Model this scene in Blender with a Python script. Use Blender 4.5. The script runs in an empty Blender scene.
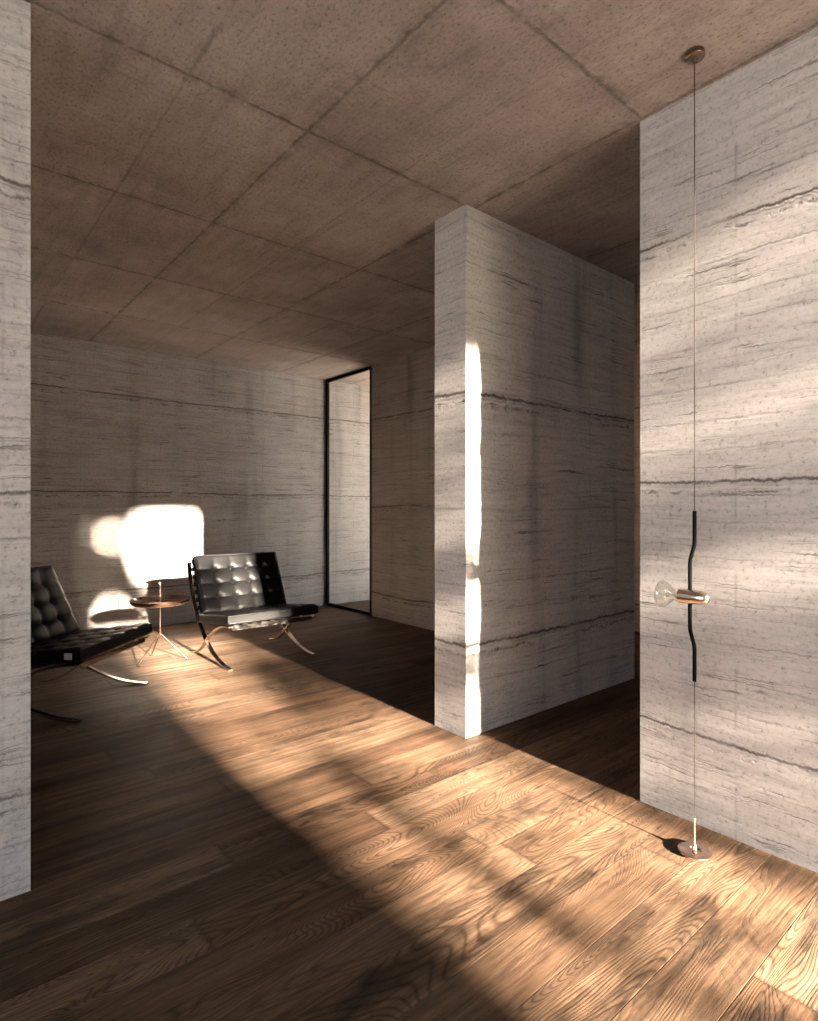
import bpy, bmesh, math, random
from mathutils import Vector, Matrix

C = bpy.context.scene.collection
R = math.radians

# ------------------------------------------------------------------ camera
HC = 1.165                       # eye height
HR = 2.70                        # room height
cam_d = bpy.data.cameras.new('camera')
cam = bpy.data.objects.new('camera', cam_d)
C.objects.link(cam)
cam.location = (0, 0, HC)
cam.rotation_euler = (R(90), 0, R(-40.0))
cam_d.sensor_fit = 'VERTICAL'
cam_d.sensor_height = 36.0
cam_d.lens = 36.0 * 588.0 / 1021.0
cam_d.shift_y = -2.5 / 1021.0
cam_d.clip_start = 0.02
bpy.context.scene.camera = cam

# ------------------------------------------------------------------ world, sun, exposure
world = bpy.data.worlds.new('sky')
bpy.context.scene.world = world
world.use_nodes = True
bg = world.node_tree.nodes['Background']
bg.inputs['Color'].default_value = (0.86, 0.93, 1.0, 1)
bg.inputs['Strength'].default_value = 4.9

SUN_DIR = Vector((0.025, 1.0, -0.228)).normalized()      # the way the sunlight travels
sun_d = bpy.data.lights.new('sun', 'SUN')
sun_d.energy = 335.0
sun_d.color = (1.0, 0.85, 0.68)
sun_d.angle = R(2.2)
sun = bpy.data.objects.new('sun', sun_d)
C.objects.link(sun)
sun.location = (0.6, -12, 4)
sun.rotation_euler = SUN_DIR.to_track_quat('-Z', 'Y').to_euler()


def portal(name, loc, rot, sx, sy):
    d = bpy.data.lights.new(name, 'AREA')
    d.shape = 'RECTANGLE'
    d.size = sx
    d.size_y = sy
    d.cycles.is_portal = True
    o = bpy.data.objects.new(name, d)
    C.objects.link(o)
    o.location = loc
    o.rotation_euler = rot
    return o


portal('sky_portal_front', (1.55, -1.12, 1.35), (R(90), 0, 0), 1.35, 2.7)
portal('sky_portal_side', (-2.72, 0.4, 1.35), (R(90), 0, R(-90)), 2.6, 2.7)
portal('sky_portal_court', (5.5, 4.8, 1.35), (R(90), 0, R(90)), 2.48, 2.7)

vs = bpy.context.scene.view_settings
vs.view_transform = 'Standard'
vs.look = 'None'
vs.gamma = 1.0
vs.use_curve_mapping = False
vs.exposure = -0.10
cy = bpy.context.scene.cycles
cy.max_bounces = 10
cy.diffuse_bounces = 6
cy.glossy_bounces = 4
cy.transparent_max_bounces = 12
cy.sample_clamp_indirect = 6.0
cy.caustics_reflective = False
cy.caustics_refractive = False


# ------------------------------------------------------------------ node helpers
class NT:
    def __init__(s, name):
        s.m = bpy.data.materials.new(name)
        s.m.use_nodes = True
        s.t = s.m.node_tree
        s.b = s.t.nodes['Principled BSDF']

    def n(s, typ, **kw):
        x = s.t.nodes.new(typ)
        for k, v in kw.items():
            setattr(x, k, v)
        return x

    def put(s, sock, v):
        if v is None:
            return
        if isinstance(v, bpy.types.NodeSocket):
            s.t.links.new(v, sock)
        else:
            sock.default_value = v

    def math(s, op, a, b=None, c=None, clamp=False):
        x = s.n('ShaderNodeMath', operation=op, use_clamp=clamp)
        s.put(x.inputs[0], a)
        s.put(x.inputs[1], b)
        s.put(x.inputs[2], c)
        return x.outputs[0]

    def pos(s):
        x = s.n('ShaderNodeTexCoord')
        y = s.n('ShaderNodeSeparateXYZ')
        s.put(y.inputs[0], x.outputs['Object'])
        return y.outputs[0], y.outputs[1], y.outputs[2]

    def xyz(s, a, b, c):
        x = s.n('ShaderNodeCombineXYZ')
        s.put(x.inputs[0], a)
        s.put(x.inputs[1], b)
        s.put(x.inputs[2], c)
        return x.outputs[0]

    def noise(s, vec, scale=1.0, detail=3.0, rough=0.5, dist=0.0):
        x = s.n('ShaderNodeTexNoise')
        s.put(x.inputs['Vector'], vec)
        x.inputs['Scale'].default_value = scale
        x.inputs['Detail'].default_value = detail
        x.inputs['Roughness'].default_value = rough
        x.inputs['Distortion'].default_value = dist
        return x.outputs[0]

    def ramp(s, fac, stops, interp='LINEAR'):
        x = s.n('ShaderNodeValToRGB')
        cr = x.color_ramp
        cr.interpolation = interp
        while len(cr.elements) > 1:
            cr.elements.remove(cr.elements[-1])
        for i, (p, c) in enumerate(stops):
            e = cr.elements[0] if i == 0 else cr.elements.new(p)
            e.position = p
            if not isinstance(c, (tuple, list)):
                c = (c, c, c)
            e.color = (*c[:3], 1)
        s.put(x.inputs[0], fac)
        return x.outputs[0]

    def mix(s, f, a, b, mode='MIX'):
        x = s.n('ShaderNodeMix', data_type='RGBA', blend_type=mode)
        s.put(x.inputs[0], f)
        for sock, v in ((x.inputs[6], a), (x.inputs[7], b)):
            if not isinstance(v, bpy.types.NodeSocket) and isinstance(v, (int, float)):
                v = (v, v, v, 1)
            elif isinstance(v, tuple) and len(v) == 3:
                v = (*v, 1)
            s.put(sock, v)
        return x.outputs[2]

    def bump(s, h, strength=0.4, dist=0.01):
        x = s.n('ShaderNodeBump')
        x.inputs['Strength'].default_value = strength
        x.inputs['Distance'].default_value = dist
        s.put(x.inputs['Height'], h)
        s.put(s.b.inputs['Normal'], x.outputs[0])


def concrete_wall(name, tint=(1, 1, 1), zoff=0.0, period=0.926, seed=0.0, horiz=None):
    """Board-marked, layered concrete: streaks, cracked layer lines, stains, pores."""
    k = NT(name)
    X, Y, Z = k.pos()
    if horiz is None:
        s = k.math('ADD', X, Y)
    else:
        s = horiz(k, X, Y, Z)
    s = k.math('ADD', s, seed)
    # gently wavy height
    wob = k.noise(k.xyz(k.math('MULTIPLY', s, 1.1), 0.0, k.math('MULTIPLY', Z, 1.6)), 1.0, 2.0, 0.5)
    wob = k.math('MULTIPLY', k.math('SUBTRACT', wob, 0.5), 0.06)
    wob2 = k.noise(k.xyz(k.math('MULTIPLY', s, 9.0), 3.0, k.math('MULTIPLY', Z, 4.0)), 1.0, 4.0, 0.65)
    wob2 = k.math('MULTIPLY', k.math('SUBTRACT', wob2, 0.5), 0.016)
    wob3 = k.noise(k.xyz(k.math('MULTIPLY', s, 45.0), 3.0, k.math('MULTIPLY', Z, 14.0)), 1.0, 3.0, 0.7)
    wob3 = k.math('MULTIPLY', k.math('SUBTRACT', wob3, 0.5), 0.020)
    zz = k.math('ADD', Z, k.math('ADD', wob, wob2))
    zc = k.math('ADD', zz, wob3)
    # streaks
    v1 = k.xyz(k.math('MULTIPLY', s, 1.3), 0.0, k.math('MULTIPLY', zz, 24.0))
    st = k.noise(v1, 1.0, 5.0, 0.62)
    v2 = k.xyz(k.math('MULTIPLY', s, 5.0), 7.0, k.math('MULTIPLY', zz, 62.0))
    fi = k.noise(v2, 1.0, 4.0, 0.7)
    cloud = k.noise(k.xyz(k.math('MULTIPLY', s, 1.2), 2.0, k.math('MULTIPLY', Z, 1.4)), 1.0, 5.0, 0.6)
    stain = k.noise(k.xyz(k.math('MULTIPLY', s, 3.2), 5.0, k.math('MULTIPLY', Z, 0.35)), 1.0, 3.0, 0.55)
    pore = k.noise(k.xyz(s, 1.0, Z), 55.0, 3.0, 0.75)
    col = k.ramp(st, [(0.25, (0.38, 0.36, 0.345)), (0.45, (0.475, 0.45, 0.432)), (0.6, (0.515, 0.49, 0.472)), (0.8, (0.57, 0.55, 0.53))])
    col = k.mix(1.0, col, k.ramp(fi, [(0.28, 0.66), (0.44, 0.96), (0.75, 1.08)]), 'MULTIPLY')
    col = k.mix(1.0, col, k.ramp(cloud, [(0.3, 0.76), (0.5, 0.97), (0.7, 1.06)]), 'MULTIPLY')
    col = k.mix(1.0, col, k.ramp(stain, [(0.32, (0.66, 0.66, 0.67)), (0.44, (0.94, 0.94, 0.94)), (0.55, 1.0)]), 'MULTIPLY')
    col = k.mix(1.0, col, k.ramp(pore, [(0.3, 0.5), (0.43, 0.93), (0.6, 1.03), (0.8, 1.14)]), 'MULTIPLY')
    # main layer cracks, repeating with the formwork height
    fr = k.math('FRACT', k.math('DIVIDE', k.math('ADD', zc, zoff), period))
    main = k.ramp(fr, [(0.0, 0.0), (0.075, 0.0), (0.079, 0.7), (0.084, 0.0), (0.17, 0.0), (0.188, 0.0), (0.194, 0.55), (0.2, 0.0),
                       (0.325, 0.0), (0.330, 0.5), (0.336, 0.0), (0.49, 0.0), (0.495, 0.5), (0.501, 0.0), (0.655, 0.0), (0.66, 0.35), (0.665, 0.0),
                       (0.80, 0.0), (0.806, 0.5), (0.812, 0.0), (0.935, 0.0), (0.939, 0.6), (0.944, 0.04), (1.0, 0.0)])
    mask = k.noise(k.xyz(k.math('MULTIPLY', s, 2.3), 11.0, k.math('MULTIPLY', Z, 3.7)), 1.0, 4.0, 0.7)
    crack = k.math('MULTIPLY', main, k.ramp(mask, [(0.42, 0.0), (0.53, 0.7), (0.62, 1.0)]))
    jag = k.noise(k.xyz(k.math('MULTIPLY', s, 14.0), 31.0, k.math('MULTIPLY', Z, 6.0)), 1.0, 6.0, 0.75)
    frj = k.math('ADD', fr, k.math('MULTIPLY', k.math('SUBTRACT', jag, 0.5), 0.030))
    big = k.ramp(k.math('ABSOLUTE', k.math('SUBTRACT', frj, 0.955)), [(0.0, 1.0), (0.0035, 0.9), (0.0085, 0.0)])
    jag2 = k.noise(k.xyz(k.math('MULTIPLY', s, 9.0), 41.0, k.math('MULTIPLY', Z, 9.0)), 1.0, 5.0, 0.7)
    frk = k.math('ADD', fr, k.math('MULTIPLY', k.math('SUBTRACT', jag2, 0.5), 0.075))
    big2 = k.ramp(k.math('ABSOLUTE', k.math('SUBTRACT', frk, 0.915)), [(0.0, 0.8), (0.004, 0.6), (0.009, 0.0)])
    big = k.math('MAXIMUM', big, k.math('MULTIPLY', big2, k.ramp(jag, [(0.45, 0.0), (0.55, 1.0)])))
    crack = k.math('MAXIMUM', crack, k.math('MULTIPLY', big, k.ramp(mask, [(0.33, 0.12), (0.50, 0.95)])))
    # finer broken lines from contours of stretched noise
    v3 = k.xyz(k.math('MULTIPLY', s, 0.42), 9.0, k.math('MULTIPLY', zc, 19.0))
    cn = k.noise(v3, 1.0, 3.0, 0.55)
    ln = k.math('ABSOLUTE', k.math('SUBTRACT', cn, 0.5))
    ln = k.ramp(ln, [(0.0, 1.0), (0.006, 0.5), (0.012, 0.0)])
    mask2 = k.noise(k.xyz(k.math('MULTIPLY', s, 3.1), 17.0, k.math('MULTIPLY', Z, 9.0)), 1.0, 3.0, 0.6)
    ln = k.math('MULTIPLY', ln, k.ramp(mask2, [(0.44, 0.0), (0.58, 0.8)]))
    cr = k.math('ADD', crack, ln, clamp=True)
    # worn, rough darker patches hugging the cracks
    worn = k.math('MULTIPLY', k.ramp(fr, [(0.0, 0.0), (0.80, 0.0), (0.97, 1.0), (1.0, 0.0)]),
                  k.ramp(k.noise(k.xyz(k.math('MULTIPLY', s, 2.0), 23.0, k.math('MULTIPLY', zz, 22.0)), 1.0, 5.0, 0.75), [(0.48, 0.0), (0.62, 0.6)]))
    col = k.mix(k.math('MULTIPLY', worn, 0.55), col, (0.17, 0.155, 0.14))
    col = k.mix(k.math('MULTIPLY', cr, 0.94), col, (0.055, 0.047, 0.042))
    # formwork seams, thin uprights
    us = k.math('FRACT', k.math('DIVIDE', s, 1.22))
    seam = k.ramp(us, [(0.0, 0.0), (0.494, 0.0), (0.5, 1.0), (0.506, 0.0)])
    seam = k.math('MULTIPLY', seam, k.ramp(mask2, [(0.45, 0.0), (0.58, 0.4)]))
    col = k.mix(seam, col, (0.18, 0.165, 0.15))
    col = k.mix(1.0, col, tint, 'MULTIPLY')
    k.put(k.b.inputs['Base Color'], col)
    k.b.inputs['Roughness'].default_value = 0.82
    k.b.inputs['Specular IOR Level'].default_value = 0.25
    h = k.math('ADD', k.math('MULTIPLY', st, 0.5), k.math('MULTIPLY', fi, 0.35))
    h = k.math('ADD', h, k.math('MULTIPLY', pore, 0.18))
    h = k.math('SUBTRACT', h, k.math('MULTIPLY', cr, 0.9))
    k.bump(h, 0.35, 0.004)
    return k.m


def concrete_ceiling(name):
    k = NT(name)
    X, Y, Z = k.pos()
    st = k.noise(k.xyz(k.math('MULTIPLY', X, 17.0), k.math('MULTIPLY', Y, 3.0), 0.0), 1.0, 5.0, 0.65)
    st2 = k.noise(k.xyz(k.math('MULTIPLY', X, 3.0), k.math('MULTIPLY', Y, 26.0), 4.0), 1.0, 4.0, 0.65)
    cloud = k.noise(k.xyz(X, Y, 0.0), 1.7, 6.0, 0.62)
    pore = k.noise(k.xyz(X, k.math('MULTIPLY', Y, 0.6), 0.0), 85.0, 3.0, 0.8)
    pan = k.n('ShaderNodeTexWhiteNoise', noise_dimensions='2D')
    jx = k.math('DIVIDE', k.math('SUBTRACT', X, 0.735), 0.48)
    jy = k.math('DIVIDE', k.math('SUBTRACT', Y, 0.10), 1.0)
    k.put(pan.inputs['Vector'], k.xyz(k.math('FLOOR', k.math('MULTIPLY', jx, 0.5)), k.math('FLOOR', jy), 0.0))
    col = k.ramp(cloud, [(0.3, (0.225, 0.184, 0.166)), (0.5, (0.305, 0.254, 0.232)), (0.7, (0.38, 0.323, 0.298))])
    col = k.mix(1.0, col, k.ramp(st, [(0.28, 0.74), (0.5, 0.99), (0.72, 1.09)]), 'MULTIPLY')
    col = k.mix(1.0, col, k.ramp(st2, [(0.25, 0.92), (0.5, 1.0), (0.75, 1.03)]), 'MULTIPLY')
    col = k.mix(1.0, col, k.ramp(pore, [(0.3, 0.4), (0.44, 0.93), (0.7, 1.12)]), 'MULTIPLY')
    col = k.mix(1.0, col, k.ramp(pan.outputs[0], [(0.0, 0.88), (1.0, 1.08)]), 'MULTIPLY')
    # pits
    vo = k.n('ShaderNodeTexVoronoi')
    vo.inputs['Scale'].default_value = 34.0
    k.put(vo.inputs['Vector'], k.xyz(X, Y, 0.0))
    pm = k.noise(k.xyz(X, Y, 2.0), 2.6, 3.0, 0.6)
    pit = k.math('MULTIPLY', k.ramp(vo.outputs['Distance'], [(0.05, 1.0), (0.13, 0.0)]), k.ramp(pm, [(0.48, 0.0), (0.55, 1.0)]))
    rg = k.noise(k.xyz(k.math('MULTIPLY', X, 1.0), k.math('MULTIPLY', Y, 1.0), 6.0), 14.0, 5.0, 0.75)
    wx = k.math('MULTIPLY', k.math('SUBTRACT', rg, 0.5), 0.030)
    # formwork joints
    def joint(v, half, x):
        f = k.math('ABSOLUTE', k.math('SUBTRACT', k.math('FRACT', k.math('ADD', k.math('ADD', v, x), 0.5)), 0.5))
        return k.ramp(f, [(0.0, 1.0), (half * 0.45, 0.75), (half, 0.0)])
    j1 = joint(k.math('DIVIDE', k.math('SUBTRACT', X, 1.225), 0.965), 0.011, wx)
    j1b = joint(k.math('DIVIDE', k.math('SUBTRACT', X, 1.225 - 0.4825), 0.965), 0.009, wx)
    yd = None
    for yj in (0.22, 1.185, 2.10, 3.10, 4.08, 5.06):
        q = k.math('ABSOLUTE', k.math('ADD', k.math('SUBTRACT', Y, yj), wx))
        yd = q if yd is None else k.math('MINIMUM', yd, q)
    j2 = k.ramp(yd, [(0.0, 1.0), (0.005, 0.75), (0.011, 0.0)])
    br = k.noise(k.xyz(X, Y, 9.0), 5.0, 5.0, 0.75)
    brk = k.ramp(br, [(0.38, 0.12), (0.56, 0.85)])
    jn = k.math('MAXIMUM', k.math('MAXIMUM', j1, j2), k.math('MULTIPLY', j1b, 0.55))
    jn = k.math('MULTIPLY', jn, brk)
    # dark weathered smears near the joints
    def halo(v):
        f = k.math('ABSOLUTE', k.math('SUBTRACT', k.math('FRACT', k.math('ADD', v, 0.5)), 0.5))
        return k.ramp(f, [(0.0, 1.0), (0.055, 0.0)])
    ha = k.math('MAXIMUM', halo(k.math('DIVIDE', k.math('SUBTRACT', X, 1.225), 0.965)), k.ramp(yd, [(0.0, 1.0), (0.055, 0.0)]))
    ha = k.math('MULTIPLY', ha, k.ramp(rg, [(0.45, 0.0), (0.60, 0.7)]))
    col = k.mix(ha, col, (0.12, 0.098, 0.085))
    col = k.mix(k.math('MULTIPLY', k.math('ADD', jn, pit, clamp=True), 0.85), col, (0.075, 0.06, 0.052))
    k.put(k.b.inputs['Base Color'], col)
    k.b.inputs['Roughness'].default_value = 0.85
    k.b.inputs['Specular IOR Level'].default_value = 0.2
    h = k.math('ADD', k.math('MULTIPLY', st, 0.5), k.math('MULTIPLY', pore, 0.25))
    h = k.math('SUBTRACT', h, k.math('ADD', jn, pit, clamp=True))
    k.bump(h, 0.5, 0.006)
    return k.m


def plank_floor(name):
    k = NT(name)
    X, Y, Z = k.pos()
    W = 0.158
    rowf = k.math('DIVIDE', k.math('ADD', Y, 0.06), W)
    row = k.math('FLOOR', rowf)
    fy = k.math('SUBTRACT', rowf, row)
    wn = k.n('ShaderNodeTexWhiteNoise', noise_dimensions='1D')
    k.put(wn.inputs['W'], row)
    bx = k.math('ADD', k.math('DIVIDE', X, 3.6), k.math('MULTIPLY', wn.outputs[0], 7.0))
    bi = k.math('FLOOR', bx)
    fx = k.math('SUBTRACT', bx, bi)
    wb = k.n('ShaderNodeTexWhiteNoise', noise_dimensions='2D')
    k.put(wb.inputs['Vector'], k.xyz(row, bi, 0.0))
    rnd = wb.outputs[0]
    rcol = k.n('ShaderNodeSeparateColor')
    k.put(rcol.inputs[0], wb.outputs[1])
    r2, r3 = rcol.outputs[1], rcol.outputs[2]
    off = k.math('MULTIPLY', rnd, 37.0)
    Xo = k.math('ADD', X, off)
    # cathedral figure: contour lines of a stretched noise
    yl = k.math('MULTIPLY', Y, k.math('ADD', 4.2, k.math('MULTIPLY', r2, 5.0)))
    cat = k.noise(k.xyz(k.math('MULTIPLY', Xo, 1.15), yl, off), 1.0, 1.2, 0.4, 0.5)
    ring = k.math('SINE', k.math('MULTIPLY', cat, k.math('ADD', 190.0, k.math('MULTIPLY', r3, 160.0))))
    ring = k.ramp(k.math('MULTIPLY_ADD', ring, 0.5, 0.5), [(0.0, 0.45), (0.20, 0.80), (0.45, 1.0), (1.0, 1.14)])
    amount = k.ramp(r3, [(0.40, 0.15), (0.75, 0.9)])
    # straight fibre
    fib = k.noise(k.xyz(k.math('MULTIPLY', Xo, 7.0), k.math('MULTIPLY', Y, 110.0), off), 1.0, 5.0, 0.7)
    fib2 = k.noise(k.xyz(k.math('MULTIPLY', Xo, 0.9), k.math('MULTIPLY', Y, 26.0), off), 1.0, 4.0, 0.65)
    blot = k.noise(k.xyz(k.math('MULTIPLY', Xo, 2.4), k.math('MULTIPLY', Y, 6.0), off), 1.0, 6.0, 0.7)
    # short strips with butt ends inside a plank
    sub = k.math('FLOOR', k.math('MULTIPLY', fy, 3.0))
    wc = k.n('ShaderNodeTexWhiteNoise', noise_dimensions='2D')
    k.put(wc.inputs['Vector'], k.xyz(k.math('ADD', k.math('MULTIPLY', row, 3.0), sub),
          k.math('FLOOR', k.math('ADD', k.math('MULTIPLY', X, 2.6), k.math('MULTIPLY', sub, 0.37))), 0.0))
    strip = k.ramp(wc.outputs[0], [(0.0, 0.78), (1.0, 1.16)])
    base = k.ramp(rnd, [(0.0, (0.038, 0.0210, 0.0122)), (0.35, (0.057, 0.0335, 0.0200)), (0.7, (0.070, 0.0430, 0.0265)), (1.0, (0.090, 0.0590, 0.0375))])
    col = k.mix(amount, base, k.mix(1.0, base, ring, 'MULTIPLY'))
    col = k.mix(k.ramp(r2, [(0.45, 0.75), (0.6, 0.0)]), col, k.mix(1.0, col, strip, 'MULTIPLY'))
    col = k.mix(1.0, col, k.ramp(fib, [(0.28, 0.45), (0.5, 1.0), (0.75, 1.35)]), 'MULTIPLY')
    col = k.mix(1.0, col, k.ramp(fib2, [(0.3, 0.55), (0.5, 1.0), (0.72, 1.3)]), 'MULTIPLY')
    col = k.mix(1.0, col, k.ramp(blot, [(0.34, 0.34), (0.47, 0.92), (0.7, 1.25)]), 'MULTIPLY')
    # knots
    vo = k.n('ShaderNodeTexVoronoi')
    vo.inputs['Scale'].default_value = 1.0
    k.put(vo.inputs['Vector'], k.xyz(k.math('MULTIPLY', Xo, 2.0), k.math('MULTIPLY', Y, 5.0), off))
    kn = k.ramp(vo.outputs['Distance'], [(0.03, 1.0), (0.085, 0.0)])
    col = k.mix(k.math('MULTIPLY', kn, 0.8), col, (0.02, 0.011, 0.007))
    # seams
    e1 = k.ramp(fy, [(0.0, 1.0), (0.012, 0.0), (0.988, 0.0), (1.0, 1.0)])
    e2 = k.ramp(fx, [(0.0, 1.0), (0.0009, 0.0), (0.9991, 0.0), (1.0, 1.0)])
    ed = k.math('MAXIMUM', e1, e2)
    col = k.mix(k.math('MULTIPLY', ed, 0.6), col, (0.015, 0.009, 0.006))
    k.put(k.b.inputs['Base Color'], col)
    k.put(k.b.inputs['Roughness'], k.ramp(fib2, [(0.3, 0.68), (0.7, 0.52)]))
    k.b.inputs['Specular IOR Level'].default_value = 0.12
    h = k.math('ADD', k.math('MULTIPLY', fib, 0.6), k.math('MULTIPLY', ring, 0.25))
    h = k.math('SUBTRACT', h, k.math('MULTIPLY', e1, 1.0))
    k.bump(h, 0.45, 0.003)
    return k.m


def plain(name, col, rough=0.5, metal=0.0, var=0.12, scale=30.0, spec=0.5, bump=0.0, aniso=0.0):
    k = NT(name)
    X, Y, Z = k.pos()
    n = k.noise(k.xyz(X, Y, Z), scale, 3.0, 0.6)
    c = k.mix(1.0, col, k.ramp(n, [(0.3, 1.0 - var), (0.7, 1.0 + var)]), 'MULTIPLY')
    k.put(k.b.inputs['Base Color'], c)
    k.b.inputs['Metallic'].default_value = metal
    k.put(k.b.inputs['Roughness'], k.ramp(n, [(0.3, max(0.02, rough - 0.05)), (0.7, rough + 0.05)]))
    k.b.inputs['Specular IOR Level'].default_value = spec
    if bump:
        k.bump(n, bump, 0.002)
    return k.m


def pane_glass(name, tint=(0.96, 0.98, 0.98), ior=1.45, edge=0.0):
    k = NT(name)
    t = k.t
    tr = k.n('ShaderNodeBsdfTransparent')
    gl = k.n('ShaderNodeBsdfGlossy')
    gl.inputs['Roughness'].default_value = 0.02
    fr = k.n('ShaderNodeFresnel')
    ge = k.n('ShaderNodeNewGeometry')
    k.put(fr.inputs['IOR'], k.math('ADD', ior, k.math('MULTIPLY', ge.outputs['Backfacing'], 1.0 / ior - ior)))
    X, Y, Z = k.pos()
    n = k.noise(k.xyz(X, Y, Z), 2.0, 2.0, 0.5)
    k.put(tr.inputs['Color'], k.mix(n, tint, tuple(v * 0.98 for v in tint)))
    mx = k.n('ShaderNodeMixShader')
    if edge:
        k.put(mx.inputs[0], k.math('ADD', fr.outputs[0], edge, clamp=True))
    else:
        k.put(mx.inputs[0], fr.outputs[0])
    t.links.new(tr.outputs[0], mx.inputs[1])
    t.links.new(gl.outputs[0], mx.inputs[2])
    t.links.new(mx.outputs[0], t.nodes['Material Output'].inputs['Surface'])
    return k.m


M = {}
M['wall_right'] = concrete_wall('concrete_right', (1.10, 1.08, 1.08), zoff=-0.378, seed=0.0)
M['wall_left'] = concrete_wall('concrete_left', (1.02, 1.02, 1.02), zoff=-0.33, seed=4.4)
M['wall_block'] = concrete_wall('concrete_block', (1.14, 1.12, 1.10), zoff=-0.518, period=1.296, seed=8.7)
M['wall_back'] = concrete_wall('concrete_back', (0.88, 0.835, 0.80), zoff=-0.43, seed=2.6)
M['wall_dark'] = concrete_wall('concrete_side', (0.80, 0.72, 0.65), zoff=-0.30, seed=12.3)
M['ceiling'] = concrete_ceiling('concrete_ceiling')
M['floor'] = plank_floor('timber_planks')
M['black_metal'] = plain('black_metal', (0.0022, 0.0022, 0.0022), 0.5, 0.0, 0.2, 30.0, 0.12)
M['chrome'] = plain('polished_steel', (0.72, 0.66, 0.60), 0.14, 1.0, 0.05)
M['copper'] = plain('copper_chrome', (0.62, 0.47, 0.40), 0.16, 1.0, 0.06)
M['matte_black'] = plain('matte_black', (0.0025, 0.0025, 0.0025), 0.95, 0.0, 0.2, 30.0, 0.0)
M['bronze'] = plain('dark_bronze', (0.24, 0.175, 0.14), 0.2, 1.0, 0.06)
M['brass'] = plain('rose_brass', (0.92, 0.78, 0.66), 0.16, 1.0, 0.04)
M['leather'] = plain('black_leather', (0.006, 0.0058, 0.006), 0.40, 0.0, 0.25, 160.0, 0.13, 0.25)
M['strap'] = plain('strap_leather', (0.008, 0.006, 0.005), 0.8, 0.0, 0.2, 120.0)
M['label'] = plain('woven_label', (0.55, 0.55, 0.55), 0.7)
M['ink'] = plain('label_ink', (0.03, 0.03, 0.03), 0.7)
M['glass'] = pane_glass('window_glass')
M['bulb'] = pane_glass('bulb_glass', (0.97, 0.97, 0.96), 1.5, 0.05)
M['porcelain'] = plain('pale_socket', (0.85, 0.80, 0.68), 0.4)
M['cable'] = plain('brown_cable', (0.014, 0.0095, 0.007), 0.7, spec=0.05)
M['gravel'] = plain('pale_paving', (0.42, 0.41, 0.40), 0.9, 0.0, 0.15, 8.0)
M['leaf'] = plain('leaf_green', (0.07, 0.12, 0.035), 0.55, 0.0, 0.3, 6.0)
M['bark'] = plain('grey_bark', (0.16, 0.12, 0.09), 0.8, 0.0, 0.25, 20.0, 0.3, 0.4)


# ------------------------------------------------------------------ mesh helpers
def add_box(bm, x0, x1, y0, y1, z0, z1, bevel=0.0):
    vs_ = [bm.verts.new((x, y, z)) for z in (z0, z1) for y in (y0, y1) for x in (x0, x1)]
    fs = [(0, 2, 3, 1), (4, 5, 7, 6), (0, 1, 5, 4), (2, 6, 7, 3), (0, 4, 6, 2), (1, 3, 7, 5)]
    faces = [bm.faces.new([vs_[i] for i in f]) for f in fs]
    if bevel:
        es = set(e for f in faces for e in f.edges)
        bmesh.ops.bevel(bm, geom=list(es), offset=bevel, segments=2, affect='EDGES', clamp_overlap=True)
    return faces


def add_tube(bm, pts, rad, seg=12, cap=True):
    pts = [Vector(p) for p in pts]
    if not isinstance(rad, (list, tuple)):
        rad = [rad] * len(pts)
    up = None
    rings = []
    for i, p in enumerate(pts):
        if i == 0:
            t = pts[1] - p
        elif i == len(pts) - 1:
            t = p - pts[i - 1]
        else:
            t = (pts[i + 1] - p).normalized() + (p - pts[i - 1]).normalized()
        t.normalize()
        if up is None:
            up = t.orthogonal().normalized()
        a = (up - t * up.dot(t)).normalized()
        up = a
        b = t.cross(a)
        rings.append([bm.verts.new(p + (a * math.cos(2 * math.pi * j / seg) + b * math.sin(2 * math.pi * j / seg)) * rad[i]) for j in range(seg)])
    for i in range(len(rings) - 1):
        for j in range(seg):
            bm.faces.new([rings[i][j], rings[i][(j + 1) % seg], rings[i + 1][(j + 1) % seg], rings[i + 1][j]])
    if cap:
        bm.faces.new(rings[0][::-1])
        bm.faces.new(rings[-1])


def add_lathe(bm, prof, seg=48, mat=None):
    """prof: list of (r, z); mat turns local z axis into place."""
    mat = mat or Matrix()
    rings = []
    for r, z in prof:
        if r < 1e-6:
            rings.append([bm.verts.new(mat @ Vector((0, 0, z)))])
        else:
            rings.append([bm.verts.new(mat @ Vector((r * math.cos(2 * math.pi * j / seg), r * math.sin(2 * math.pi * j / seg), z))) for j in range(seg)])
    for a, b in zip(rings[:-1], rings[1:]):
        for j in range(seg):
            q = [a[j % len(a)], a[(j + 1) % len(a)], b[(j + 1) % len(b)], b[j % len(b)]]
            u = []
            for v in q:
                if v not in u:
                    u.append(v)
            if len(u) > 2:
                bm.faces.new(u)


def obj(name, bm, mat, parent=None, smooth=True, loc=None):
    me = bpy.data.meshes.new(name)
    bmesh.ops.recalc_face_normals(bm, faces=bm.faces[:])
    bm.to_mesh(me)
    bm.free()
    me.materials.append(mat)
    if smooth:
        me.polygons.foreach_set('use_smooth', [True] * len(me.polygons))
        try:
            me.set_sharp_from_angle(angle=R(38))
        except Exception:
            pass
    o = bpy.data.objects.new(name, me)
    C.objects.link(o)
    if parent is not None:
        o.parent = parent
    if loc is not None:
        o.location = loc
    return o


def struct(name, boxes, mat, parent=None, bevel=0.0):
    bm = bmesh.new()
    for b in boxes:
        add_box(bm, *b, bevel=bevel)
    o = obj(name, bm, mat, parent, smooth=False)
    if parent is None:
        o['kind'] = 'structure'
    return o


def thing(name, label, cat, loc=(0, 0, 0), rotz=0.0, group=None):
    o = bpy.data.objects.new(name, None)
    C.objects.link(o)
    o.location = loc
    o.rotation_euler = (0, 0, rotz)
    o.empty_display_size = 0.1
    o['label'] = label
    o['category'] = cat
    if group:
        o['group'] = group
    return o


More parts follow.
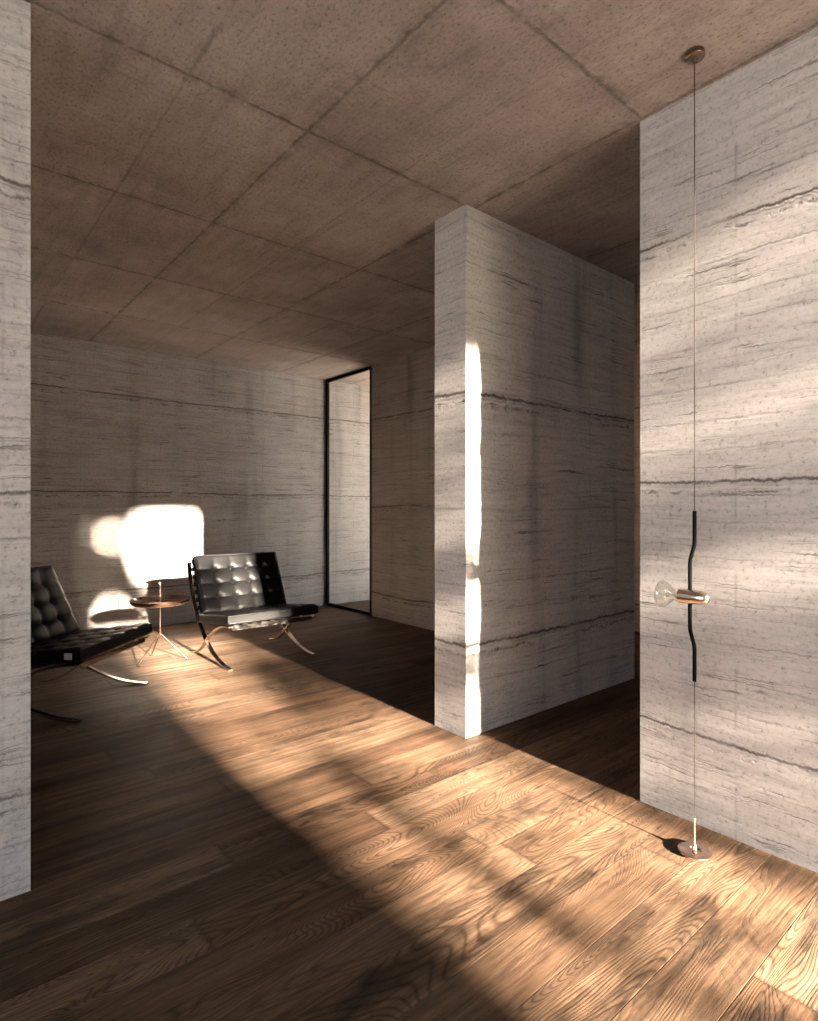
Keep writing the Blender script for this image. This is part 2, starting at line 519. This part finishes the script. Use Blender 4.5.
# ------------------------------------------------------------------ the setting
XW = 2.206       # face of the right wall
YP = 2.10        # face of the two cross walls
YB = 6.04        # face of the back wall
XF = 3.77        # face of the far right wall with the window
struct('floor', [(-2.7, 5.45, -1.12, YB + 0.02, -0.2, 0.0)], M['floor'])
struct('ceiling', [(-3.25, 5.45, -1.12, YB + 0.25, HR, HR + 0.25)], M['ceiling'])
struct('wall_left', [(-2.7, 0.268, YP + 0.012, YP + 0.24, 0, HR)], M['wall_left'])
struct('wall_center', [(2.13, XF + 0.0, YP - 0.008, YP + 0.224, 0, HR)], M['wall_block'])
struct('wall_right', [(XW, XW + 0.24, -1.12, 1.20, 0, HR)], M['wall_right'])
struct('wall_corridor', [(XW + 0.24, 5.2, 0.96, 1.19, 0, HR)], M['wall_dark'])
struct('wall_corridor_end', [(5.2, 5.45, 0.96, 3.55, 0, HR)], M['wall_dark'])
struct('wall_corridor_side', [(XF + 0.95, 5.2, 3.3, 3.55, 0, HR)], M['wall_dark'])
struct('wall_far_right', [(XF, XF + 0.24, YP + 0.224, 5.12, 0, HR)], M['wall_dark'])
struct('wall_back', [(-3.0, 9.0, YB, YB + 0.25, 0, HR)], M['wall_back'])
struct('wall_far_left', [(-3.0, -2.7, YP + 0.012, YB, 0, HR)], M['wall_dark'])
struct('wall_side', [(-2.95, -2.7, 1.7, YP + 0.012, 0, HR)], M['wall_left'])
struct('wall_front', [(-2.7, 0.90, -1.12, -0.90, 0, HR)], M['wall_left'])

# window at the end of the far right wall, floor to ceiling
wf = bmesh.new()
fy0, fy1, fw = 5.12, YB, 0.034
xa, xb = XF - 0.003, XF + 0.026
add_box(wf, xa, xb, fy0, fy0 + fw, 0.0, HR)
add_box(wf, xa, xb, fy1 - fw, fy1, 0.0, HR)
add_box(wf, xa, xb, fy0 + fw, fy1 - fw, 0.0, fw)
add_box(wf, xa, xb, fy0 + fw, fy1 - fw, HR - fw, HR)
win = thing('window_1', 'floor to ceiling window slot in a thin black frame beside the back wall', 'window', (0, 0, 0))
win['kind'] = 'structure'
del win['category']
obj('window_frame', wf, M['black_metal'], win, smooth=False)
gp = bmesh.new()
add_box(gp, XF + 0.007, XF + 0.015, fy0 + fw - 0.004, fy1 - fw + 0.004, fw - 0.004, HR - fw + 0.004)
obj('glass_pane', gp, M['glass'], win, smooth=False)

# outside ground
struct('floor_terrace', [(-14, 14, -22, -1.12, -0.25, -0.05), (5.45, 14, -1.12, 14, -0.25, -0.05), (XF + 0.3, 5.45, YB + 0.25, 14, -0.25, -0.05), (-14, -2.7, -1.12, 14, -0.25, -0.05)], M['gravel'])

# unseen wall added beyond the front opening to block sun on the left
GY = -3.6
struct('wall_sun_block', [(-7.0, 0.995, GY - 0.2, GY, -0.05, 2.20)], M['wall_left'])


# ------------------------------------------------------------------ armchairs
def sweep_bar(bm, pts, w, th, x):
    """flat bar following (y, z) points at width-centre x"""
    # smooth with Catmull-Rom
    P = [Vector((0, p[0], p[1])) for p in pts]
    out = []
    n = 8
    for i in range(len(P) - 1):
        p0 = P[max(i - 1, 0)]
        p1, p2 = P[i], P[i + 1]
        p3 = P[min(i + 2, len(P) - 1)]
        for j in range(n):
            t = j / n
            out.append(0.5 * ((2 * p1) + (-p0 + p2) * t + (2 * p0 - 5 * p1 + 4 * p2 - p3) * t * t + (-p0 + 3 * p1 - 3 * p2 + p3) * t ** 3))
    out.append(P[-1])
    rings = []
    for i, p in enumerate(out):
        t = (out[min(i + 1, len(out) - 1)] - out[max(i - 1, 0)]).normalized()
        nrm = Vector((0, -t.z, t.y))
        c = 0.0022
        sec = [(-w / 2 + c, -th / 2), (w / 2 - c, -th / 2), (w / 2, -th / 2 + c), (w / 2, th / 2 - c), (w / 2 - c, th / 2), (-w / 2 + c, th / 2), (-w / 2, th / 2 - c), (-w / 2, -th / 2 + c)]
        rings.append([bm.verts.new(Vector((x + a, p.y, p.z)) + nrm * b) for a, b in sec])
    m = len(rings[0])
    for a, b in zip(rings[:-1], rings[1:]):
        for j in range(m):
            bm.faces.new([a[j], a[(j + 1) % m], b[(j + 1) % m], b[j]])
    bm.faces.new(rings[0][::-1])
    bm.faces.new(rings[-1])


def tufted(bm, W, L, T, nx, ny, mat, amp=0.020):
    """pillow-squared cushion; local x width, y length, z up (front face), placed by mat. Returns button places."""
    rx, ry = nx * 9, ny * 9
    rnd = random.Random(5)

    def prof(a, n):
        s = abs(math.sin(math.pi * a * n))
        return s ** 0.55

    def edge(a, span):
        d = min(a, 1 - a) * span
        q = min(1.0, d / 0.03)
        return math.sqrt(max(0.0, 1 - (1 - q) ** 2))

    def grid(sign):
        g = []
        for j in range(ry + 1):
            row = []
            for i in range(rx + 1):
                u, v = i / rx, j / ry
                e = edge(u, W) * edge(v, L)
                px, py = prof(u, nx), prof(v, ny)
                h = (px * py) if (0.04 < u < 0.96 and 0.04 < v < 0.96) else e
                # crease depth: shallow between buttons, deep at the buttons
                du = abs(u * nx - round(u * nx))
                dv = abs(v * ny - round(v * ny))
                inner = (0.5 < u * nx < nx - 0.5) and (0.5 < v * ny < ny - 0.5)
                btn = math.exp(-((du * W / nx) ** 2 + (dv * L / ny) ** 2) / (0.017 ** 2)) if inner else 0.0
                crease = 0.42 * (1 - px) + 0.42 * (1 - py)
                if not (0.5 < u * nx < nx - 0.5):
                    crease = 0.42 * (1 - py) + (0.0 if min(u, 1 - u) * nx < 0.5 else 0.0)
                if not (0.5 < v * ny < ny - 0.5):
                    crease = 0.42 * (1 - px) if (0.5 < u * nx < nx - 0.5) else 0.0
                z = T / 2 * (0.62 + 0.38 * e) - amp * crease * e - amp * 0.95 * btn
                if sign < 0:
                    z = -(T / 2 * (0.62 + 0.38 * e)) * 0.92 + amp * 0.3 * crease * e
                row.append(bm.verts.new(mat @ Vector(((u - 0.5) * W, (v - 0.5) * L, z))))
            g.append(row)
        for j in range(ry):
            for i in range(rx):
                q = [g[j][i], g[j][i + 1], g[j + 1][i + 1], g[j + 1][i]]
                bm.faces.new(q if sign > 0 else q[::-1])
        return g
    a = grid(1)
    b = grid(-1)
    loopa = a[0][:] + [r[-1] for r in a[1:]] + a[-1][-2::-1] + [r[0] for r in a[-2:0:-1]]
    loopb = b[0][:] + [r[-1] for r in b[1:]] + b[-1][-2::-1] + [r[0] for r in b[-2:0:-1]]
    n = len(loopa)
    for i in range(n):
        bm.faces.new([loopa[i], loopb[i], loopb[(i + 1) % n], loopa[(i + 1) % n]])
    btns = []
    for j in range(1, ny):
        for i in range(1, nx):
            btns.append(((i / nx - 0.5) * W, (j / ny - 0.5) * L, T / 2 - amp * 0.84 - amp * 0.95 + 0.004))
    return btns


def piping(bm, W, L, z, mat, r=0.0045):
    pts = []
    c = 0.012
    x, y = W / 2 + 0.001, L / 2 + 0.001
    raw = []
    for cx, cy, a0 in ((x - c, y - c, 0), (-x + c, y - c, 90), (-x + c, -y + c, 180), (x - c, -y + c, 270)):
        for k_ in range(4):
            a = R(a0 + 30 * k_)
            raw.append(mat @ Vector((cx + c * math.cos(a), cy + c * math.sin(a), z)))
    raw.append(raw[0].copy())
    add_tube(bm, raw, r, 8, cap=False)


def make_chair(label):
    t = thing('lounge_chair', label, 'chair', group='tufted leather lounge chairs')
    # local: front foot line at y = 0, back at +y, facing -y
    back_bar = []
    for i in range(9):
        a = i / 8 * R(80.5)
        back_bar.append((0.002 + 0.85 * math.sin(a), 0.0062 + 0.85 * (1 - math.cos(a))))
    seat_bar = [(0.745, 0.0065), (0.67, 0.016), (0.58, 0.052), (0.49, 0.112), (0.40, 0.182), (0.30, 0.246), (0.19, 0.288), (0.08, 0.308), (0.0, 0.312)]
    bw, bt = 0.034, 0.0115
    for sx in (-1, 1):
        bm = bmesh.new()
        sweep_bar(bm, back_bar, bw, bt, sx * 0.342)
        obj('leg', bm, M['chrome'], t)
        bm = bmesh.new()
        sweep_bar(bm, seat_bar, bw, bt, sx * 0.342)
        obj('leg', bm, M['chrome'], t)
    # cross rails
    for (y, z) in ((0.012, 0.300), (0.822, 0.66)):
        bm = bmesh.new()
        add_box(bm, -0.328, 0.328, y - 0.006, y + 0.006, z - 0.016, z + 0.016, bevel=0.002)
        obj('crossbar', bm, M['chrome'], t)
    # straps: under the seat and behind the back
    for i in range(9):
        x = -0.288 + i * 0.072
        bm = bmesh.new()
        sweep_bar(bm, [(0.022, 0.292), (0.026, 0.312), (0.06, 0.320), (0.12, 0.316), (0.24, 0.288), (0.38, 0.262), (0.50, 0.252)], 0.036, 0.005, x)
        obj('seat_strap', bm, M['strap'], t)
    for i in range(8):
        f = i / 7
        z = 0.30 + 0.42 * f
        y = 0.85 * math.sin(math.acos(max(-1, 1 - z / 0.85))) - 0.012
        bm = bmesh.new()
        add_box(bm, -0.327, 0.327, y - 0.004, y + 0.001, z - 0.018, z + 0.018)
        obj('back_strap', bm, M['strap'], t, smooth=False)

    def frame_mat(p0, p1, T):
        """cushion whose front/top face runs from p0 to p1 (y,z); normal away from straps"""
        a = Vector((0, p0[0], p0[1]))
        b = Vector((0, p1[0], p1[1]))
        ydir = (b - a).normalized()
        zdir = Vector((1, 0, 0)).cross(ydir)
        mid = (a + b) / 2 - zdir * (T / 2)
        m = Matrix((Vector((1, 0, 0)), ydir, zdir)).transposed().to_4x4()
        m.translation = mid
        return m, (b - a).length
    T = 0.088
    bW = 0.74
    for nm, p0, p1, ny in (('seat_cushion', (-0.012, 0.412), (0.545, 0.345), 4), ('back_cushion', (0.462, 0.352), (0.665, 0.785), 4)):
        m, L = frame_mat(p0, p1, T)
        bm = bmesh.new()
        btns = tufted(bm, bW - (0.0 if nm == 'seat_cushion' else 0.03), L, T, 5, ny, m)
        cu = obj(nm, bm, M['leather'], t)
        for p in cu.data.polygons:
            p.use_smooth = True
        for s in (1, -1):
            bm = bmesh.new()
            piping(bm, bW - (0.0 if nm == 'seat_cushion' else 0.03), L, s * T * 0.29, m)
            obj('piping', bm, M['leather'], cu)
        bb = bmesh.new()
        add_lathe(bb, [(0.0, 0.005), (0.004, 0.0045), (0.008, 0.002), (0.009, -0.001), (0.0, -0.004)], 14)
        b0 = obj('button', bb, M['leather'], cu)
        for i, q in enumerate(btns):
            o = b0 if i == 0 else b0.copy()
            if i:
                C.objects.link(o)
                o.parent = cu
            o.matrix_local = m @ Matrix.Translation(Vector(q))
    return t


def copy_tree(o, parent=None):
    c = o.copy()
    C.objects.link(c)
    c.parent = parent
    for ch in list(o.children):
        copy_tree(ch, c)
    return c


chairA = make_chair('black button-tufted leather lounge chair right of the side table, sunlight on its back')
chairB = copy_tree(chairA)
chairA.location = (2.066, 4.035, 0)
chairB.location = (0.93, 3.84, 0)
chairB.rotation_euler = (0, 0, R(45))
chairB['label'] = 'black button-tufted leather lounge chair in the shade, partly hidden behind the left wall'

# small woven label on the near side of the left chair's seat
seatB = [c for c in chairB.children if c.name.startswith('seat_cushion')][0]
bm = bmesh.new()
add_box(bm, -0.3745, -0.3715, 0.030, 0.073, 0.346, 0.380)
lb = obj('label_tag', bm, M['label'], seatB, smooth=False)
lb['label'] = 'small pale woven label'

# ------------------------------------------------------------------ side table
tb = thing('side_table', 'small round copper tray table with tripod legs and a bent handle, between the two chairs', 'side table', (1.432, 4.669, 0))
bm = bmesh.new()
add_lathe(bm, [(0.0, 0.425), (0.15, 0.425), (0.190, 0.431), (0.209, 0.446), (0.2165, 0.467), (0.2142, 0.4685), (0.2055, 0.448), (0.188, 0.435), (0.15, 0.429), (0.0, 0.429)], 72)
obj('tray', bm, M['copper'], tb)
bm = bmesh.new()
hd = Vector((-0.90, 0.43, 0)).normalized()
add_tube(bm, [(0, 0, 0.19), (0, 0, 0.45), (0, 0, 0.585)] + [tuple(Vector((0, 0, 0.585)) + hd * (0.012 * (1 - math.cos(R(a)))) + Vector((0, 0, 0.012 * math.sin(R(a))))) for a in (30, 60, 90)] + [tuple(Vector((0, 0, 0.597)) + hd * 0.105)], 0.0062, 14)
obj('stem', bm, M['copper'], tb)
for a, r in ((202, 0.19), (-33, 0.20), (92, 0.19)):
    bm = bmesh.new()
    d = Vector((math.cos(R(a)), math.sin(R(a)), 0))
    add_tube(bm, [tuple(d * 0.002 + Vector((0, 0, 0.205))), tuple(d * 0.02 + Vector((0, 0, 0.188))), tuple(d * r + Vector((0, 0, 0.0075)))], [0.006, 0.0065, 0.006], 12)
    lg = obj('leg', bm, M['copper'], tb)
    bm = bmesh.new()
    add_lathe(bm, [(0.0, 0.0), (0.013, 0.0), (0.014, 0.003), (0.010, 0.007), (0.0, 0.008)], 18, Matrix.Translation(d * (r + 0.002)))
    obj('foot_pad', bm, M['copper'], lg)

# ------------------------------------------------------------------ wire lamp
LX, LY = 2.010, 0.899
lamp = thing('cable_lamp', 'slim lamp on a taut ceiling to floor cable with bent black tube and brass head', 'lamp', (LX, LY, 0))
Rt = Vector((0.766, -0.643, 0))        # sideways offset of the bent tube
bm = bmesh.new()
add_lathe(bm, [(0.0, 2.70), (0.030, 2.70), (0.032, 2.697), (0.032, 2.683), (0.029, 2.680), (0.010, 2.677), (0.008, 2.668), (0.004, 2.665), (0.0, 2.665)], 40)
cn = obj('ceiling_cup', bm, M['bronze'], lamp)
cn['label'] = 'small round polished metal ceiling cup'
bm = bmesh.new()
add_tube(bm, [(0, 0, 1.15), (0, 0, 2.67)], 0.0015, 8)
add_tube(bm, [(0, 0, 0.115), (0, 0, 0.585)], 0.0013, 8)
obj('cable', bm, M['cable'], lamp)
o_ = -0.0155
bm = bmesh.new()
tz = [(0, 1.155), (0, 1.048), (0.12, 1.036), (0.90, 0.992), (1, 0.976), (1, 0.766), (0.90, 0.750), (0.12, 0.704), (0, 0.690), (0, 0.581)]
add_tube(bm, [tuple(Rt * (o_ * a) + Vector((0, 0, z))) for a, z in tz], 0.0064, 16)
tu = obj('bent_tube', bm, M['matte_black'], lamp)
tu['label'] = 'matt black tube bent around the lamp head'
# head: axis along +Y (towards the bulb)
hc = Rt * o_ + Vector((0, 0, 0.866))
mh = Matrix((Vector((1, 0, 0)), Vector((0, 0, -1)), Vector((0, 1, 0)))).transposed().to_4x4()
mh.translation = hc
bm = bmesh.new()
add_lathe(bm, [(0.0, -0.066), (0.006, -0.0655), (0.013, -0.062), (0.019, -0.054), (0.0225, -0.042), (0.0245, -0.02), (0.0252, 0.0), (0.0255, 0.030), (0.0255, 0.034), (0.0240, 0.034), (0.0235, 0.012), (0.0, 0.012)], 48, mh)
hd_ = obj('lamp_head', bm, M['brass'], lamp)
hd_['label'] = 'polished rose brass bullet-shaped head'
bm = bmesh.new()
add_lathe(bm, [(0.0, 0.012), (0.0065, 0.012), (0.0065, 0.050), (0.004, 0.056), (0.0, 0.057)], 20, mh)
obj('socket', bm, M['porcelain'], hd_)
bm = bmesh.new()
prof_o = [(0.0085, 0.026), (0.0090, 0.040), (0.013, 0.052), (0.022, 0.064), (0.033, 0.078), (0.042, 0.092), (0.0462, 0.102), (0.0468, 0.107), (0.0440, 0.112), (0.034, 0.119), (0.018, 0.124), (0.0, 0.126)]
prof_o = [(r_, 0.026 + (z_ - 0.026) * 0.88) for r_, z_ in prof_o]
prof_i = [(max(0.0, r - 0.0016) if r > 0.002 else 0.0, z - (0.0016 if z > 0.095 else -0.0002)) for r, z in prof_o][::-1]
add_lathe(bm, prof_o + prof_i + [prof_o[0]], 56, mh)
gb = obj('glass_bulb', bm, M['bulb'], lamp)
gb['label'] = 'clear flared glass reflector bulb'
# floor weight and tension rod
bm = bmesh.new()
add_lathe(bm, [(0.0, 0.006), (0.020, 0.006), (0.050, 0.007), (0.053, 0.009), (0.0525, 0.0115), (0.050, 0.013), (0.0215, 0.014), (0.0185, 0.010), (0.0, 0.010)], 56)
dk = obj('floor_disc', bm, M['copper'], lamp)
dk['label'] = 'round copper disc on the floor'
bm = bmesh.new()
add_lathe(bm, [(0.0, 0.0), (0.030, 0.0), (0.030, 0.006), (0.0, 0.0065)], 32)
obj('foot', bm, M['black_metal'], lamp)
bm = bmesh.new()
add_lathe(bm, [(0.0, 0.009), (0.0085, 0.009), (0.0085, 0.026), (0.006, 0.030), (0.0034, 0.034), (0.0026, 0.060), (0.0024, 0.098), (0.0034, 0.108), (0.0052, 0.118), (0.0045, 0.122), (0.0, 0.122)], 20)
obj('tension_rod', bm, M['brass'], lamp)


# ------------------------------------------------------------------ garden planting that dapples the sun
TX, TZ = SUN_DIR.x / SUN_DIR.y, SUN_DIR.z / SUN_DIR.y


def bump2(u, v, cu, cv, ru, rv):
    return math.exp(-(((u - cu) / ru) ** 2 + ((v - cv) / rv) ** 2))


def hole(u, v, cu, cv, ru, rv, p=2):
    return (abs(u - cu) / ru) ** p + (abs(v - cv) / rv) ** p < 1


SPOTS = [(1.22, 0.42, 1.0), (1.62, 0.36, 1.4), (1.75, 0.45, 1.2), (1.92, 0.33, 1.0), (1.45, 0.13, 1.4), (1.72, 0.16, 1.0), (1.85, 0.60, 1.3),
         (1.30, 0.70, 1.2), (1.50, 0.80, 1.0), (1.40, 0.95, 1.3), (1.25, 0.17, 0.8), (1.66, 0.27, 1.0), (2.0, 0.45, 1.2), (1.55, 0.42, 1.4)]


def cover(u, v):
    """how densely the shrub's leaves stand, measured in the plane y = 0 along the sun's rays"""
    if hole(u, v, 1.27, 2.26, 0.048, 0.07) or hole(u, v, 1.27, 1.55, 0.062, 0.085):
        return 0.0
    if hole(u, v, 1.90, 2.20, 0.42, 0.36, 3) and u < 2.0:
        return 0.05
    d = 0.05
    if u < 1.52 and v > 1.36:
        return 6.0
    if u < 1.02 + 0.22 * max(0, v - 0.40):
        d = 4.0
    if 1.4 < u < 1.92 and 1.40 < v < 1.86:
        d = 4.2 - 2.4 * bump2(u, v, 1.76, 1.66, 0.22, 0.05)
    if 1.85 < u < 2.0 and 1.40 < v < 1.86:
        d = 0.9
    if u >= 2.0:
        d = 1.4 if v > 1.4 else 0.7
        if 1.6 < v < 2.05:
            d = 1.35
        if v > 2.05:
            d = 0.9 + 2.0 * (v - 2.05)
    if v < 1.46:
        d += 4.5 * bump2(u, v, 1.84, 0.88, 0.17, 0.15)
        d += 2.6 * bump2(u, v, 1.66, 0.70, 0.13, 0.07)
        d += 2.6 * bump2(u, v, 1.46, 0.52, 0.09, 0.07)
        d += 5.5 * bump2(u, v, 1.365, 0.31, 0.045, 0.12)
        for cu, cv, w_ in SPOTS:
            d += w_ * bump2(u, v, cu, cv, 0.05, 0.025)
        d += 2.2 * bump2(u, v, 1.56, 0.225, 0.10, 0.03)
        d += 0.1 * bump2(u, v, 1.22, 0.25, 0.08, 0.30)
        d += 2.2 * bump2(u, v, 1.62, 1.36, 0.45, 0.09)
        d += 5.0 * bump2(u, v, 2.14, 1.30, 0.12, 0.12)
        d += 4.5 * bump2(u, v, 2.14, 0.82, 0.11, 0.14)
        d += 0.3 * bump2(u, v, 2.20, 0.55, 0.12, 0.6)
    return d


def planting(name, label, cat, root, Y0, seed, size=0.042):
    rnd = random.Random(seed)
    t = thing(name, label, cat, root)
    rv = Vector(root)
    fol = bmesh.new()
    br = bmesh.new()
    u0, u1, v0, v1 = 0.70, 2.35, -0.02, 2.85
    area = (u1 - u0) * (v1 - v0)
    dmax = 6.2
    one = 0.0016
    for i in range(int(area * dmax / one)):
        u, v = rnd.uniform(u0, u1), rnd.uniform(v0, v1)
        if rnd.random() > cover(u, v) / dmax:
            continue
        y = Y0 + rnd.uniform(-0.35, 0.35)
        p = Vector((u + TX * y, y, v + TZ * y)) - rv
        L = size * rnd.uniform(0.7, 1.3)
        w = L * 0.5
        rot = Matrix.Rotation(rnd.uniform(-1.0, 1.0), 3, 'Z') @ Matrix.Rotation(rnd.uniform(-0.9, 0.9), 3, 'X') @ Matrix.Rotation(rnd.uniform(0, 6.28), 3, 'Y')
        pts = [(-L, 0, 0), (-L * 0.3, 0.1 * w, -w), (L * 0.4, 0, -w * 0.8), (L, -0.2 * w, 0), (L * 0.4, 0, w * 0.8), (-L * 0.3, 0.1 * w, w)]
        fol.faces.new([fol.verts.new(p + rot @ Vector(q)) for q in pts])
        if i % 260 == 0:
            mid = Vector((p.x * 0.30, p.y * 0.4, p.z * 0.70))
            add_tube(br, [(0, 0, 0), tuple(mid), tuple(p)], [0.010, 0.006, 0.002], 5)
    obj('foliage', fol, M['leaf'], t, smooth=False)
    obj('stem', br, M['bark'], t)
    return t


planting('garden_shrub', 'tall loose leafy shrub standing outside the front opening beside the added sun-blocking wall', 'shrub', (0.78, -3.0, -0.05), -3.0, 3)
